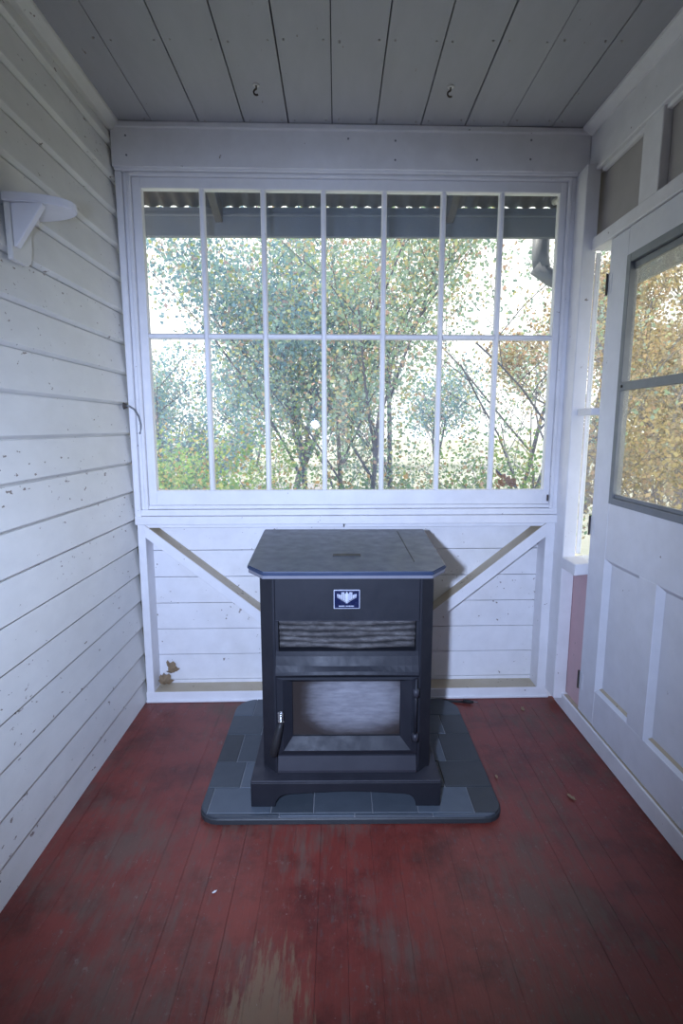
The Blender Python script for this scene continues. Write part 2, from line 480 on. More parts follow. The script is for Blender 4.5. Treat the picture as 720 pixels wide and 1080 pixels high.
def brace(p0, p1, w):
    a = Vector((p0[0], p0[1])); b = Vector((p1[0], p1[1])); d = (b - a).normalized()
    n = Vector((d.y, -d.x))
    if n.y > 0: n = -n
    # plumb cuts at both ends
    q = [a, b, b + n * w, a + n * w]
    o = MB(bw).prism([tuple(v) for v in q], 'y', D + 0.001, DS - 0.001).build('brace', 'white_trim', wb, 0.0015)
    up = -n * 0.0012
    MB(bw).prism([tuple(a + d * .005), tuple(b - d * .005), tuple(b + up - d * .005), tuple(a + up + d * .005)], 'y', D + 0.006, DS - 0.003).build('dusty_top', 'dirty_wood', o)
brace((-0.912, 0.897), (0.02, 0.147), 0.045)
brace((1.012, 0.897), (0.09, 0.152), 0.052)
box('apron_board', 'white_trim', wb, -0.940, 1.062, D - 0.020, D + 0.06, 0.897, 0.936, 0.002, bw)
box('ledger_board', 'white_trim', wb, -0.935, 0.03, D + 0.008, DS, 0.878, 0.897, 0.001, bw)
box('ledger_board', 'white_trim', wb, 0.042, 1.055, D + 0.008, DS, 0.878, 0.897, 0.001, bw)
box('window_stool', 'white_trim', wb, -0.935, 1.058, D - 0.010, D + 0.10, 0.938, 0.966, 0.002, bw)
box('sill_strip', 'white_trim', wb, -0.905, 1.035, D + 0.002, D + 0.10, 0.968, 0.985, 0.002, bw)
hd = box('header_board', 'white_trim', wb, -0.943, 1.0885, D - 0.030, D + 0.06, 2.432, 2.580, 0.002, bw)
box('header_cap', 'white_trim', wb, -0.943, 1.0885, D - 0.040, D + 0.06, 2.578, 2.603, 0.004, bw)
box('header_lip', 'white_trim', wb, -0.940, 1.045, D - 0.022, D + 0.05, 2.421, 2.446, 0.003, bw)
for xx, zz in ((-0.88, 2.55), (-0.88, 2.475), (0.25, 2.545), (0.25, 2.47), (0.83, 2.555), (0.83, 2.48), (0.05, 2.55), (0.6, 2.475)):
    MB(bw).tube([(xx, D - 0.0312, zz), (xx, D - 0.02, zz)], 0.0045, 6).build('nail_head', 'aluminium', wb)

# window casing
box('casing', 'white_trim', wb, -0.940, -0.912, D - 0.016, D + 0.10, 0.90, 2.421, 0.003, bw)
box('casing', 'white_trim', wb, -0.911, -0.894, D - 0.004, D + 0.10, 0.966, 2.421, 0.003, bw)
box('casing', 'white_trim', wb, -0.893, -0.878, D - 0.012, D + 0.10, 0.966, 2.421, 0.003, bw)
box('casing', 'white_trim', wb, 1.012, 1.028, D - 0.010, D + 0.10, 0.966, 2.421, 0.003, bw)
box('casing', 'white_trim', wb, 1.029, 1.056, D - 0.002, D + 0.10, 0.90, 2.421, 0.003, bw)
box('head_casing', 'white_trim', wb, -0.895, 1.028, D - 0.012, D + 0.10, 2.406, 2.420, 0.003, bw)

# window sash with fourteen panes
w1 = struct('window_1', 'wide white multi pane window with two rows of seven panes', 'window', (0.06, D, 0.985))
GX0, GX1, GZ0, GZ1 = -0.840, 0.982, 1.055, 2.362
ys, ye = D + 0.004, D + 0.042
box('stile', 'white_trim', w1, -0.877, GX0, ys, ye, 0.986, 2.405, 0.002, bw)
box('stile', 'white_trim', w1, GX1, 1.011, ys, ye, 0.986, 2.405, 0.002, bw)
box('rail', 'white_trim', w1, GX0 - 0.001, GX1 + 0.001, ys, ye, GZ1, 2.405, 0.002, bw)
box('rail', 'white_trim', w1, GX0 - 0.001, GX1 + 0.001, ys, ye, 0.986, GZ0, 0.002, bw)
mx = [-0.584, -0.3195, -0.057, 0.210, 0.471, 0.729]
mw = 0.0115
for m_ in mx:
    MB(bw).prism([(m_ - mw, ye - 0.004), (m_ - mw, ys + 0.012), (m_ - 0.006, ys + 0.003), (m_ + 0.006, ys + 0.003), (m_ + mw, ys + 0.012), (m_ + mw, ye - 0.004)], 'z', GZ0, GZ1).build('muntin', 'white_trim', w1, 0.001)
xs = [GX0] + mx + [GX1]
MZ = 1.752
for a, b in zip(xs[:-1], xs[1:]):
    l = a + (mw if a != GX0 else 0); r = b - (mw if b != GX1 else 0)
    MB(bw).prism([(ye - 0.004, MZ - mw), (ys + 0.012, MZ - mw), (ys + 0.004, MZ - 0.006), (ys + 0.004, MZ + 0.006), (ys + 0.012, MZ + mw), (ye - 0.004, MZ + mw)], 'x', l, r).build('glazing_bar', 'white_trim', w1, 0.001)
    for z0, z1 in ((GZ0, MZ - mw), (MZ + mw, GZ1)):
        yp = ys + KB * ((l + r) / 2 - 0.06)      # old panes puttied in a touch off the frame's plane
        box('pane', 'glass', w1, l - 0.002, r + 0.002, yp + 0.021, yp + 0.0235, z0 - 0.002, z1 + 0.002, 0)
MB(bw).prism([(1.0, 1.0), (1.006, 1.0), (1.006, 1.03), (1.0, 1.03)], 'y', D - 0.006, D + 0.006).build('sash_catch', 'iron', w1, 0.001)
reparent(w1)

# ------------------------------------------------------------------ right wall
wr = struct('wall_right', 'white framed right wall with dull transom panels above the door', 'wall')
XW = 1.205                                       # outer face
box('header_board', 'white_trim', wr, XR, XW, YB, D + 0.10, 2.425, 2.58, 0.002)
MB().prism([(XR - 0.045, ZC), (XR - 0.043, ZC - 0.012), (XR - 0.008, ZC - 0.036), (XR + 0.02, ZC - 0.036), (XR + 0.02, ZC)], 'y', YB, D - 0.02).build('cornice_strip', 'white_trim', wr, 0.002)
box('header_lip', 'white_trim', wr, XR - 0.006, XR + 0.04, YB, D - 0.032, 2.410, 2.425, 0.003)
box('corner_post', 'white_trim', wr, 1.047, 1.106, 2.447, D + 0.12, 0.05, 2.432, 0.003)
box('corner_filler', 'white_trim', wr, 1.05, 1.145, D + 0.03, D + 0.135, -0.03, 2.70, 0.001)
box('transom_stud', 'white_trim', wr, XR + 0.002, XW - 0.01, 1.985, 2.095, 2.139, 2.412, 0.003)
box('transom_stud_strip', 'white_trim', wr, XR + 0.008, XR + 0.03, 2.096, 2.118, 2.139, 2.412, 0.003)
box('transom_stud', 'white_trim', wr, XR + 0.002, XW - 0.01, 1.30, 1.41, 2.139, 2.412, 0.003)
for a, b in ((2.119, 2.50), (1.411, 1.984), (YB, 1.299)):
    box('transom_panel', 'dull_panel', wr, XR + 0.032, XR + 0.045, a, b, 2.141, 2.42, 0.001)
box('transom_strip', 'white_trim', wr, XR + 0.012, XR + 0.031, YB, 2.43, 2.395, 2.412, 0.003)
box('door_head', 'white_trim', wr, XR - 0.005, XW, 1.36, 2.446, 2.088, 2.140, 0.003)
box('door_jamb', 'white_trim', wr, XR + 0.018, XW - 0.01, 2.294, 2.305, 0.085, 2.087, 0.002)
box('door_jamb', 'white_trim', wr, XR + 0.018, XW - 0.01, 1.36, 1.386, 0.085, 2.087, 0.002)
box('sole_plate', 'white_trim', wr, XR - 0.006, XW, YB, D - 0.005, 0.0, 0.078, 0.004)
box('dusty_ledge', 'dirty_wood', wr, XR - 0.001, XW - 0.02, 1.389, 2.43, 0.078, 0.0795, 0)
box('sidelight_panel', 'pink_panel', wr, XR + 0.018, XR + 0.04, 2.306, 2.47, 0.08, 0.70, 0.001)
# the wall nearer than the door, out of the picture
for k in range(15):
    z0 = 0.08 + k * 0.1335
    box('siding_board', 'white', wr, XR + 0.01, XR + 0.03, YB, 1.36, z0 + 0.001, z0 + 0.1325, 0.001)
box('rail', 'white_trim', wr, XR, XW, YB, 1.36, 2.088, 2.139, 0.003)

# sidelight between corner post and door
w2 = struct('window_2', 'narrow sidelight window between the corner post and the door', 'window', (XR + 0.05, 2.38, 0.70))
MB().prism([(XR - 0.045, 0.700), (XR + 0.1, 0.715), (XR + 0.1, 0.765), (XR - 0.045, 0.752)], 'y', 2.306, 2.446).build('window_sill', 'white_trim', w2, 0.003)
box('frame_strip', 'white_trim', w2, XR + 0.024, XR + 0.045, 2.456, 2.466, 0.765, 2.087, 0.002)
box('frame_strip', 'white_trim', w2, XR + 0.018, XR + 0.03, 2.306, 2.311, 0.755, 2.087, 0.002)
box('glazing_bar', 'white_trim', w2, XR - 0.02, XR + 0.05, 2.311, 2.446, 1.398, 1.428, 0.003)
for z0, z1 in ((0.757, 1.397), (1.429, 2.086)):
    box('pane', 'glass', w2, XR + 0.032, XR + 0.035, 2.306, 2.464, z0, z1, 0)
reparent(w2)

# door
d1 = struct('door_1', 'white panelled porch door with metal framed glass in its upper half', 'door', (XR + 0.025, 1.84, 0.082))
dx0, dx1 = XR + 0.004, XR + 0.046
DY0, DY1, DZ0, DZ1 = 1.39, 2.291, 0.082, 2.085
gy0, gy1, gz0, gz1 = 1.545, 2.150, 1.045, 1.985
box('stile', 'door', d1, dx0, dx1, gy1, DY1, DZ0, DZ1, 0.003)
box('stile', 'door', d1, dx0, dx1, DY0, gy0, DZ0, DZ1, 0.003)
box('rail', 'door', d1, dx0, dx1, gy0, gy1, gz1, DZ1, 0.001)
box('rail', 'door', d1, dx0, dx1, gy0, gy1, 0.815, gz1 - 0.94, 0.001)
box('rail', 'door', d1, dx0, dx1, gy0, gy1, DZ0, 0.24, 0.001)
box('mullion', 'door', d1, dx0, dx1, 1.785, 1.895, 0.24, 0.815, 0.001)
for a, b in ((1.895, 2.150), (1.545, 1.785)):
    box('door_panel', 'door', d1, dx0 + 0.022, dx1 - 0.006, a, b, 0.24, 0.815, 0.001)
    y0, y1, z0, z1 = a, b, 0.24, 0.815
    m_ = 0.020
    for nm, (A, B, a2, b2) in (('panel_moulding', ((y0, z0), (y1, z0), (y0 + m_, z0 + m_), (y1 - m_, z0 + m_))),
                               ('panel_moulding', ((y0, z1), (y1, z1), (y0 + m_, z1 - m_), (y1 - m_, z1 - m_))),
                               ('panel_moulding', ((y0, z0), (y0, z1), (y0 + m_, z0 + m_), (y0 + m_, z1 - m_))),
                               ('panel_moulding', ((y1, z0), (y1, z1), (y1 - m_, z0 + m_), (y1 - m_, z1 - m_)))):
        p = [(dx0 + 0.003, *A), (dx0 + 0.003, *B), (dx0 + 0.0215, *b2), (dx0 + 0.0215, *a2), (dx0 + 0.022, *A), (dx0 + 0.022, *B)]
        mo = MB().add(p, [(0, 1, 2, 3), (4, 5, 2, 3), (0, 4, 3), (1, 5, 2), (0, 1, 5, 4)]).build(nm, 'door', d1)
        if A[1] == B[1] == z0:
            lo = [Vector(p[3]).lerp(Vector(p[0]), 0.45), Vector(p[2]).lerp(Vector(p[1]), 0.45)]
            pd = [(q[0] - 0.0008, q[1], q[2] + 0.0008) for q in (lo[0], lo[1], p[2], p[3])]
            MB().add(pd + [(q[0] + 0.0007, q[1], q[2]) for q in pd], [(0, 1, 2, 3), (4, 5, 6, 7), (0, 1, 5, 4), (2, 3, 7, 6)]).build('dust_line', 'dirty_wood', mo)
# storm glass: outer frame, two sashes
sf = MB()
for a, b, c, e in ((gy0, gy0 + 0.028, gz0, gz1), (gy1 - 0.028, gy1, gz0, gz1), (gy0 + 0.028, gy1 - 0.028, gz0, gz0 + 0.026), (gy0 + 0.028, gy1 - 0.028, gz1 - 0.030, gz1)):
    sf.box(dx0 - 0.004, dx0 + 0.030, a, b, c, e)
storm = sf.build('storm_frame', 'aluminium', d1, 0.0015)
zm = 1.500
box('storm_rail', 'aluminium', d1, dx0 - 0.006, dx0 + 0.018, gy0 + 0.02, gy1 - 0.012, zm - 0.014, zm + 0.018, 0.0015)
box('storm_rail', 'aluminium', d1, dx0 + 0.012, dx0 + 0.028, gy0 + 0.028, gy1 - 0.028, gz1 - 0.055, gz1 - 0.031, 0.0015)
box('storm_rail', 'aluminium', d1, dx0 + 0.004, dx0 + 0.016, gy0 + 0.028, gy1 - 0.028, gz0 + 0.026, gz0 + 0.040, 0.0015)
box('pane', 'storm_glass', d1, dx0 + 0.018, dx0 + 0.021, gy0 + 0.027, gy1 - 0.027, zm + 0.018, gz1 - 0.054, 0)
box('pane', 'storm_glass', d1, dx0 + 0.008, dx0 + 0.011, gy0 + 0.027, gy1 - 0.027, gz0 + 0.039, zm - 0.013, 0)
MB().tube([(dx0 - 0.010, gy1 - 0.04, zm + 0.002), (dx0 - 0.004, gy1 - 0.04, zm + 0.002)], 0.005, 8).build('storm_catch', 'black', d1)
for zz in (1.915, 0.93, 0.225):
    h = MB().tube([(dx0 - 0.006, DY1 + 0.001, zz - 0.042), (dx0 - 0.006, DY1 + 0.001, zz + 0.042)], 0.0045, 8)
    ho = h.build('hinge', 'iron', d1, smooth=False)
    MB().box(dx0 - 0.0015, dx0 + 0.001, DY1 - 0.03, DY1 + 0.001, zz - 0.038, zz + 0.038).build('hinge_leaf', 'door', ho)
MB().tube([(dx0 - 0.05, 1.46, 1.0), (dx0 - 0.035, 1.46, 1.0), (dx0 - 0.03, 1.46, 1.0), (dx0, 1.46, 1.0)], [0.022, 0.024, 0.01, 0.012], 14).build('door_knob', 'chrome', d1, smooth=True)
reparent(d1)

# ------------------------------------------------------------------ unseen rear end of the porch, behind the camera, with a narrow gap added for daylight
we = struct('wall_front', 'unseen white end wall of the porch with a narrow gap added for daylight', 'wall')
for k in range(6):
    box('siding_board', 'white', we, XL, XR, YB - 0.03, YB, k * 0.135 + 0.001, k * 0.135 + 0.134, 0.001)
box('rail', 'white_trim', we, XL, XR, YB - 0.08, YB + 0.02, 0.811, 0.86, 0.003)
box('wall_panel', 'white', we, XL, -0.05, YB - 0.03, YB, 0.861, 2.199, 0.001)
box('wall_panel', 'white', we, 0.15, XR, YB - 0.03, YB, 0.861, 2.199, 0.001)
box('header_board', 'white_trim', we, XL, XR, YB - 0.08, YB, 2.2, ZC, 0.003)
for xx in (-0.07, 0.17):
    box('post', 'white_trim', we, xx - 0.045, xx + 0.045, YB - 0.09, YB, 0.86, 2.2, 0.003)

# ------------------------------------------------------------------ roof and eave
rf = struct('roof', 'brown porch roof overhang with corrugated sheet and grey fascia outside the window', 'roof')
YE = 3.12
def corr(x0, x1, y0, y1, zf, lam=0.074, amp=0.0062):
    n = int((x1 - x0) / lam * 8)
    vs, fs = [], []
    for j, yy in enumerate((y0, y1)):
        for i_ in range(n + 1):
            xx = x0 + (x1 - x0) * i_ / n
            vs.append((xx, yy, zf(yy) + amp * math.sin(2 * math.pi * xx / lam)))
    m0 = len(vs)
    vs += [(p[0], p[1], p[2] + 0.002) for p in vs]
    for i_ in range(n):
        fs.append((i_, i_ + 1, n + 2 + i_, n + 1 + i_)); fs.append((m0 + i_, m0 + i_ + 1, m0 + n + 2 + i_, m0 + n + 1 + i_))
    return vs, fs
zr = lambda yy: 2.512 + (YE - yy) * 0.30 if yy > D else 2.512 + (YE - D) * 0.30
vs, fs = corr(-2.6, 1.75, D + 0.05, YE + 0.004, zr)
MB().add(vs, fs).build('corrugated_sheet', 'sheet', rf, smooth=True)
box('roof_deck', 'eave_wood', rf, -2.6, 1.75, YB - 0.4, D + 0.05, 2.69, 2.72, 0)
box('gable_board', 'eave_wood', rf, -1.1, 1.3, D + 0.02, D + 0.06, 2.58, 2.70, 0)
box('fascia_board', 'fascia', rf, -2.6, 1.75, YE - 0.03, YE, 2.352, 2.498, 0.003)
box('fascia_trim', 'fascia', rf, -2.6, 1.75, YE - 0.045, YE - 0.03, 2.450, 2.466, 0.003)
for xx in (-1.75, -0.62, 0.60, 1.25):
    MB().prism([(D + 0.05, 2.60), (YE - 0.045, 2.415), (YE - 0.045, 2.500), (D + 0.05, 2.672)], 'x', xx - 0.02, xx + 0.02).build('rafter', 'eave_wood', rf, 0.002)
MB().tube([(1.045, D + 0.12, 2.30), (1.06, D + 0.16, 2.36), (1.085, D + 0.26, 2.43), (1.10, D + 0.40, 2.47)], 0.016, 8).build('eave_bracket', 'clapboard', rf, smooth=True)
# side eave beyond the door
MB().prism([(XW - 0.01, 2.60), (1.56, 2.30), (1.56, 2.34), (XW - 0.01, 2.64)], 'y', YB, YE - 0.05).build('side_eave', 'eave_wood', rf)
box('side_fascia', 'fascia', rf, 1.56, 1.585, YB, YE - 0.05, 2.09, 2.34, 0.003)
MB().box(-1.10, -1.035, -3, D + 0.1, -0.8, 6.0).build('house_wall', 'clapboard', wl)

dsp = tag(empty('downspout', (1.12, YE + 0.05, 2.1)), 'grey downspout bending below the eave outside the right panes', 'downspout')
MB().tube([(1.125, YE + 0.05, 2.42), (1.125, YE + 0.05, 2.28), (1.135, YE + 0.05, 2.22)], 0.046, 10).build('outlet_pipe', 'fascia', dsp, smooth=True)
MB().tube([(1.10, YE + 0.05, 2.225), (1.19, YE + 0.045, 2.165), (1.33, YE - 0.0, 2.08)], 0.043, 10).build('elbow_pipe', 'fascia', dsp, smooth=True)
MB().tube([(1.31, YE - 0.0, 2.10), (1.34, YE - 0.0, 1.9), (1.34, YE, -0.75)], 0.040, 10).build('down_pipe', 'fascia', dsp, smooth=True)
reparent(dsp)

# ------------------------------------------------------------------ outdoors: ground and trees
GZ = -0.8
gr = MB().add([(-60, D + 0.15, GZ), (60, D + 0.15, GZ), (60, 90, GZ), (-60, 90, GZ), (-60, D + 0.15, GZ - 0.3), (60, D + 0.15, GZ - 0.3), (60, 90, GZ - 0.3), (-60, 90, GZ - 0.3)],
              [(0, 1, 2, 3), (4, 5, 6, 7), (0, 1, 5, 4), (1, 2, 6, 5), (2, 3, 7, 6), (3, 0, 4, 7)]).build('ground', 'grass')
tag(gr, 'green and tan lawn outside the porch window', 'lawn', kind='structure')
g2 = MB().box(XW + 0.03, 60, -40, D + 0.149, GZ - 0.3, GZ).build('ground', 'grass')
tag(g2, 'lawn beside the porch beyond the door', 'lawn', kind='structure')
rd = MB().box(-40, -0.5, 17.0, 20.5, GZ, GZ + 0.03).build('road', 'asphalt')
tag(rd, 'grey strip of road seen low through the left panes', 'road', kind='structure')

def make_tree(name, label, base, height, spread, seed, leafmat, nleaf, stems=1, leaf=0.055, crown_lo=0.25, group='trees outside the window', lean=(0, 0), trunk_r=0.05, twig=0.35, up=0.55):
    r = np.random.default_rng(seed)
    root = tag(empty(name, base), label, 'tree' if 'tree' in name else 'shrub', group)
    tips = []
    wood = MB()
    def grow(p, d, L, rad, lev):
        n = 4
        pts = [p.copy()]
        q = p.copy(); dd = d.copy()
        for i_ in range(n):
            dd = (dd + Vector(r.normal(0, 0.11, 3))).normalized()
            q = q + dd * (L / n)
            pts.append(q.copy())
        wood.tube([tuple(t) for t in pts], [rad * (1 - 0.42 * t / n) for t in range(n + 1)], 6 if lev < 2 else 4)
        if lev >= 2:
            tips.extend(pts[1:])
        if lev >= 3:
            return
        nb = int(r.integers(3, 5)) + (1 if lev == 0 else 0)
        for k in range(nb):
            t = 0.35 + 0.65 * (k + r.random() * 0.8) / nb if lev == 0 else 0.3 + 0.7 * (k + 0.5) / nb
            t = min(t, 1.0)
            seg = min(int(t * n), n - 1)
            pp = pts[seg].lerp(pts[seg + 1], t * n - seg)
            a = r.random() * 6.283
            side = Vector((math.cos(a) * spread, math.sin(a) * spread, up * (0.6 + 0.8 * r.random())))
            nd = (dd * 0.45 + side.normalized()).normalized()
            grow(pp, nd, L * (0.50 + 0.22 * r.random()), rad * 0.44, lev + 1)
    for s_ in range(stems):
        a = r.random() * 6.283
        off = Vector((math.cos(a), math.sin(a), 0)) * (0.10 * (stems > 1))
        d0 = Vector((lean[0] + 0.22 * math.cos(a) * (stems > 1), lean[1] + 0.22 * math.sin(a) * (stems > 1), 1)).normalized()
        grow(Vector(base) + off, d0, height * 0.62 * (0.85 + 0.3 * r.random()), trunk_r, 0)
    wood.build('trunk', 'bark', root, smooth=True)
    T = np.array([tuple(t) for t in tips])
    T = T[T[:, 2] > base[2] + height * crown_lo]
    idx = r.integers(0, len(T), nleaf)
    P = T[idx] + r.normal(0, twig * 0.4, (nleaf, 3))
    # each leaf: two triangles folded along the midrib
    u = r.normal(0, 1, (nleaf, 3)); u /= np.linalg.norm(u, axis=1)[:, None]
    w = np.cross(u, r.normal(0, 1, (nleaf, 3))); w /= np.linalg.norm(w, axis=1)[:, None]
    nrm = np.cross(u, w)
    sz = leaf * r.uniform(0.6, 1.25, nleaf)[:, None]
    V = np.empty((nleaf, 4, 3))
    V[:, 0] = P - u * sz * 0.55
    V[:, 1] = P + w * sz * 0.40 + nrm * sz * 0.12
    V[:, 2] = P + u * sz * 0.55
    V[:, 3] = P - w * sz * 0.40 + nrm * sz * 0.12
    me = bpy.data.meshes.new('foliage')
    base_i = np.arange(nleaf)[:, None] * 4
    tri = np.concatenate([base_i + np.array([0, 1, 2]), base_i + np.array([0, 2, 3])], axis=1).reshape(-1, 3)
    me.vertices.add(nleaf * 4); me.vertices.foreach_set('co', V.reshape(-1).astype(np.float32))
    me.loops.add(tri.size); me.loops.foreach_set('vertex_index', tri.reshape(-1).astype(np.int32))
    me.polygons.add(len(tri)); me.polygons.foreach_set('loop_start', np.arange(0, tri.size, 3, dtype=np.int32))
    me.update(calc_edges=True); me.validate()
    me.materials.append(M[leafmat])
    fo = bpy.data.objects.new('foliage', me); C.objects.link(fo); fo.parent = root
    fo['kind'] = 'stuff'
    reparent(root)
    return root

make_tree('garden_tree', 'tall blue green tree just left of the window centre', (-0.36, 6.3, GZ), 4.6, 0.75, 3, 'leaf_blue', 12500, stems=1, leaf=0.045, trunk_r=0.042, lean=(-0.02, 0), up=0.8, twig=0.42)
make_tree('garden_tree', 'leafy green tree with a forked trunk in the middle of the window', (-0.02, 5.8, GZ), 4.4, 0.8, 12, 'leaf_green', 11500, stems=2, leaf=0.043, trunk_r=0.034, lean=(0.05, 0), up=0.8, twig=0.42)
make_tree('garden_tree', 'slim green tree right of the forked tree', (0.78, 6.2, GZ), 4.2, 0.7, 8, 'leaf_green', 9500, stems=1, leaf=0.045, trunk_r=0.036, lean=(0.06, 0), up=0.8, twig=0.42)
make_tree('garden_tree', 'bluish dark tree filling the lower left panes', (-2.5, 9.0, GZ), 2.9, 1.2, 21, 'leaf_blue', 12000, stems=2, leaf=0.055, trunk_r=0.06, crown_lo=0.15)
make_tree('garden_tree', 'blue green tree behind the second column of panes', (-0.72, 7.6, GZ), 4.6, 0.6, 33, 'leaf_blue', 12000, stems=1, leaf=0.048, trunk_r=0.06, crown_lo=0.3)
make_tree('garden_tree', 'sparse pale tree against white sky in the rightmost panes', (2.35, 7.4, GZ), 4.4, 1.0, 14, 'leaf_green', 3500, stems=2, leaf=0.045, trunk_r=0.035)
make_tree('garden_shrub', 'yellow green shrub low in the second column of panes', (-1.0, 5.0, GZ), 2.1, 1.3, 5, 'leaf_shrub', 8000, stems=5, leaf=0.04, trunk_r=0.014, crown_lo=0.1, group='shrubs outside the window', twig=0.3)
make_tree('garden_shrub', 'green shrub at the foot of the leftmost panes', (-1.75, 5.2, GZ), 1.9, 1.2, 6, 'leaf_shrub', 5000, stems=5, leaf=0.04, trunk_r=0.014, crown_lo=0.1, group='shrubs outside the window', twig=0.3)
make_tree('garden_shrub', 'small shrub at the foot of the rightmost panes', (1.95, 5.6, GZ), 2.2, 1.2, 9, 'leaf_shrub', 4000, stems=5, leaf=0.04, trunk_r=0.014, crown_lo=0.1, group='shrubs outside the window', twig=0.3)
make_tree('garden_shrub', 'green shrub beneath the forked tree', (0.25, 5.3, GZ), 1.5, 1.3, 19, 'leaf_shrub', 4500, stems=5, leaf=0.05, trunk_r=0.018, crown_lo=0.1, group='shrubs outside the window', twig=0.3)
make_tree('garden_shrub', 'pale shrub below the slim green tree', (1.0, 6.2, GZ), 2.0, 1.3, 27, 'leaf_green', 4500, stems=5, leaf=0.042, trunk_r=0.014, crown_lo=0.1, group='shrubs outside the window', twig=0.35)
# autumn trees beyond the door
make_tree('autumn_tree', 'yellow brown autumn tree seen through the door glass', (5.2, 7.6, GZ), 5.0, 0.8, 41, 'leaf_autumn', 13000, stems=2, leaf=0.055, trunk_r=0.08, crown_lo=0.1, group='autumn trees beyond the door')
make_tree('autumn_tree', 'orange tinged autumn tree farther behind the door glass', (6.9, 10.0, GZ), 6.0, 1.2, 42, 'leaf_autumn', 13000, stems=2, leaf=0.075, trunk_r=0.09, crown_lo=0.05, group='autumn trees beyond the door')
make_tree('autumn_tree', 'golden tree standing between the two nearer autumn trees', (6.3, 11.0, GZ), 5.0, 0.9, 43, 'leaf_autumn', 10000, stems=1, leaf=0.08, trunk_r=0.07, crown_lo=0.05, group='autumn trees beyond the door')
make_tree('autumn_tree', 'slender pale gold tree filling the sidelight glass', (6.2, 13.4, GZ), 6.5, 0.6, 44, 'leaf_autumn', 9000, stems=1, leaf=0.10, trunk_r=0.08, crown_lo=0.05, group='autumn trees beyond the door', twig=0.45)
make_tree('autumn_shrub', 'tan and yellow shrub low behind the door glass', (4.0, 6.0, GZ), 2.4, 1.2, 45, 'leaf_autumn', 4500, stems=5, leaf=0.055, trunk_r=0.02, crown_lo=0.05, group='autumn shrubs beyond the door', twig=0.4)
make_tree('autumn_shrub', 'pale yellow shrub farther behind the lower door glass', (5.2, 8.6, GZ), 2.8, 1.2, 46, 'leaf_autumn', 5000, stems=5, leaf=0.065, trunk_r=0.02, crown_lo=0.05, group='autumn shrubs beyond the door', twig=0.5)
for k, (xx, yy, hh, sd) in enumerate(((-9, 27, 4.6, 61), (-4.5, 30, 5.2, 62), (0.5, 29, 4.2, 63), (5.5, 30, 4.8, 64))):
    make_tree('distant_tree', ['distant tree beyond the road, farthest left', 'distant tree beyond the road, behind the bluish tree', 'distant tree behind the forked tree', 'distant tree behind the sparse pale tree'][k],
              (xx, yy, GZ), hh, 1.0, sd, 'leaf_blue', 3500, stems=3, leaf=0.17, trunk_r=0.07, crown_lo=0.0, group='distant trees', twig=1.5)

# ------------------------------------------------------------------ hearth pad of slate
hp = tag(empty('hearth_pad', (0.05, 2.08, 0)), 'dark slate tiled hearth pad under the stove', 'hearth')
PX0, PX1, PY0, PY1 = -0.482, 0.578, 1.672, 2.492
def pad_outline(x0, x1, y0, y1, rf_, rb):
    pts = []
    for (cx, cy, a0, r_) in ((x0 + rf_, y0 + rf_, 180, rf_), (x1 - rf_, y0 + rf_, 270, rf_), (x1 - rb, y1 - rb, 0, rb), (x0 + rb, y1 - rb, 90, rb)):
        for k in range(6):
            a = math.radians(a0 + 18 * k)
            pts.append((cx + r_ * math.cos(a), cy + r_ * math.sin(a)))
    return pts
MB().prism(pad_outline(PX0, PX1, PY0, PY1, 0.07, 0.10), 'z', 0.0, 0.022).build('pad_base', 'slate3', hp, 0.003)
MB().prism(pad_outline(PX0 + 0.006, PX1 - 0.006, PY0 + 0.006, PY1 - 0.006, 0.066, 0.096), 'z', 0.022, 0.0262).build('grout_bed', 'grout', hp)
rows = [(PY0 + 0.004, 1.692, None), (1.692, 1.828, [-0.451, -0.231, -0.083, 0.123, 0.282, 0.477]),
        (1.828, 1.984, [-0.36, -0.20, -0.02, 0.14, 0.30, 0.40]), (1.984, 2.180, [-0.40, -0.28, -0.1, 0.08, 0.25, 0.435]),
        (2.180, 2.337, [-0.33, -0.17, 0.02, 0.2, 0.38, 0.47]), (2.337, PY1 - 0.004, [-0.39, -0.25, -0.05, 0.12, 0.28, 0.42])]
outl = pad_outline(PX0 + 0.004, PX1 - 0.004, PY0 + 0.004, PY1 - 0.004, 0.068, 0.098)
def clip(poly, fn):
    out = []
    for i_ in range(len(poly)):
        a, b = poly[i_], poly[(i_ + 1) % len(poly)]
        fa, fb = fn(a), fn(b)
        if fa >= 0: out.append(a)
        if (fa >= 0) != (fb >= 0):
            t = fa / (fa - fb); out.append((a[0] + (b[0] - a[0]) * t, a[1] + (b[1] - a[1]) * t))
    return out
gq = 0.0018
for ri, (y0, y1, cuts) in enumerate(rows):
    xs_ = [PX0] + (cuts if cuts else [-0.20, 0.06, 0.33]) + [PX1]
    for k in range(len(xs_) - 1):
        poly = outl
        for fn in (lambda p: p[0] - xs_[k] - gq, lambda p: xs_[k + 1] - gq - p[0], lambda p: p[1] - y0 - gq, lambda p: y1 - gq - p[1]):
            poly = clip(poly, fn)
        if len(poly) < 3: continue
        q = []
        for p in poly:
            if not q or (Vector(p) - Vector(q[-1])).length > 1e-4: q.append(p)
        mi = random.choice([0, 0, 1, 2, 2]) if not (ri in (2, 3, 4) and k in (0, len(xs_) - 2)) else random.choice([1, 3])
        if ri == 1: mi = [1, 2, 1, 0, 0, 2, 3][k]
        MB().prism(q, 'z', 0.0225, 0.0298 + random.uniform(-0.0008, 0.0008)).build('slate_tile', 'slate%d' % mi, hp, 0.0012)
reparent(hp)

# ------------------------------------------------------------------ pellet stove
st = tag(empty('pellet_stove', (0.03, 2.0, 0.03)), 'black steel pellet stove with fogged glass door standing on the slate pad', 'stove')
SX0, SX1 = -0.265, 0.333
FY = 1.757
zb = 0.031
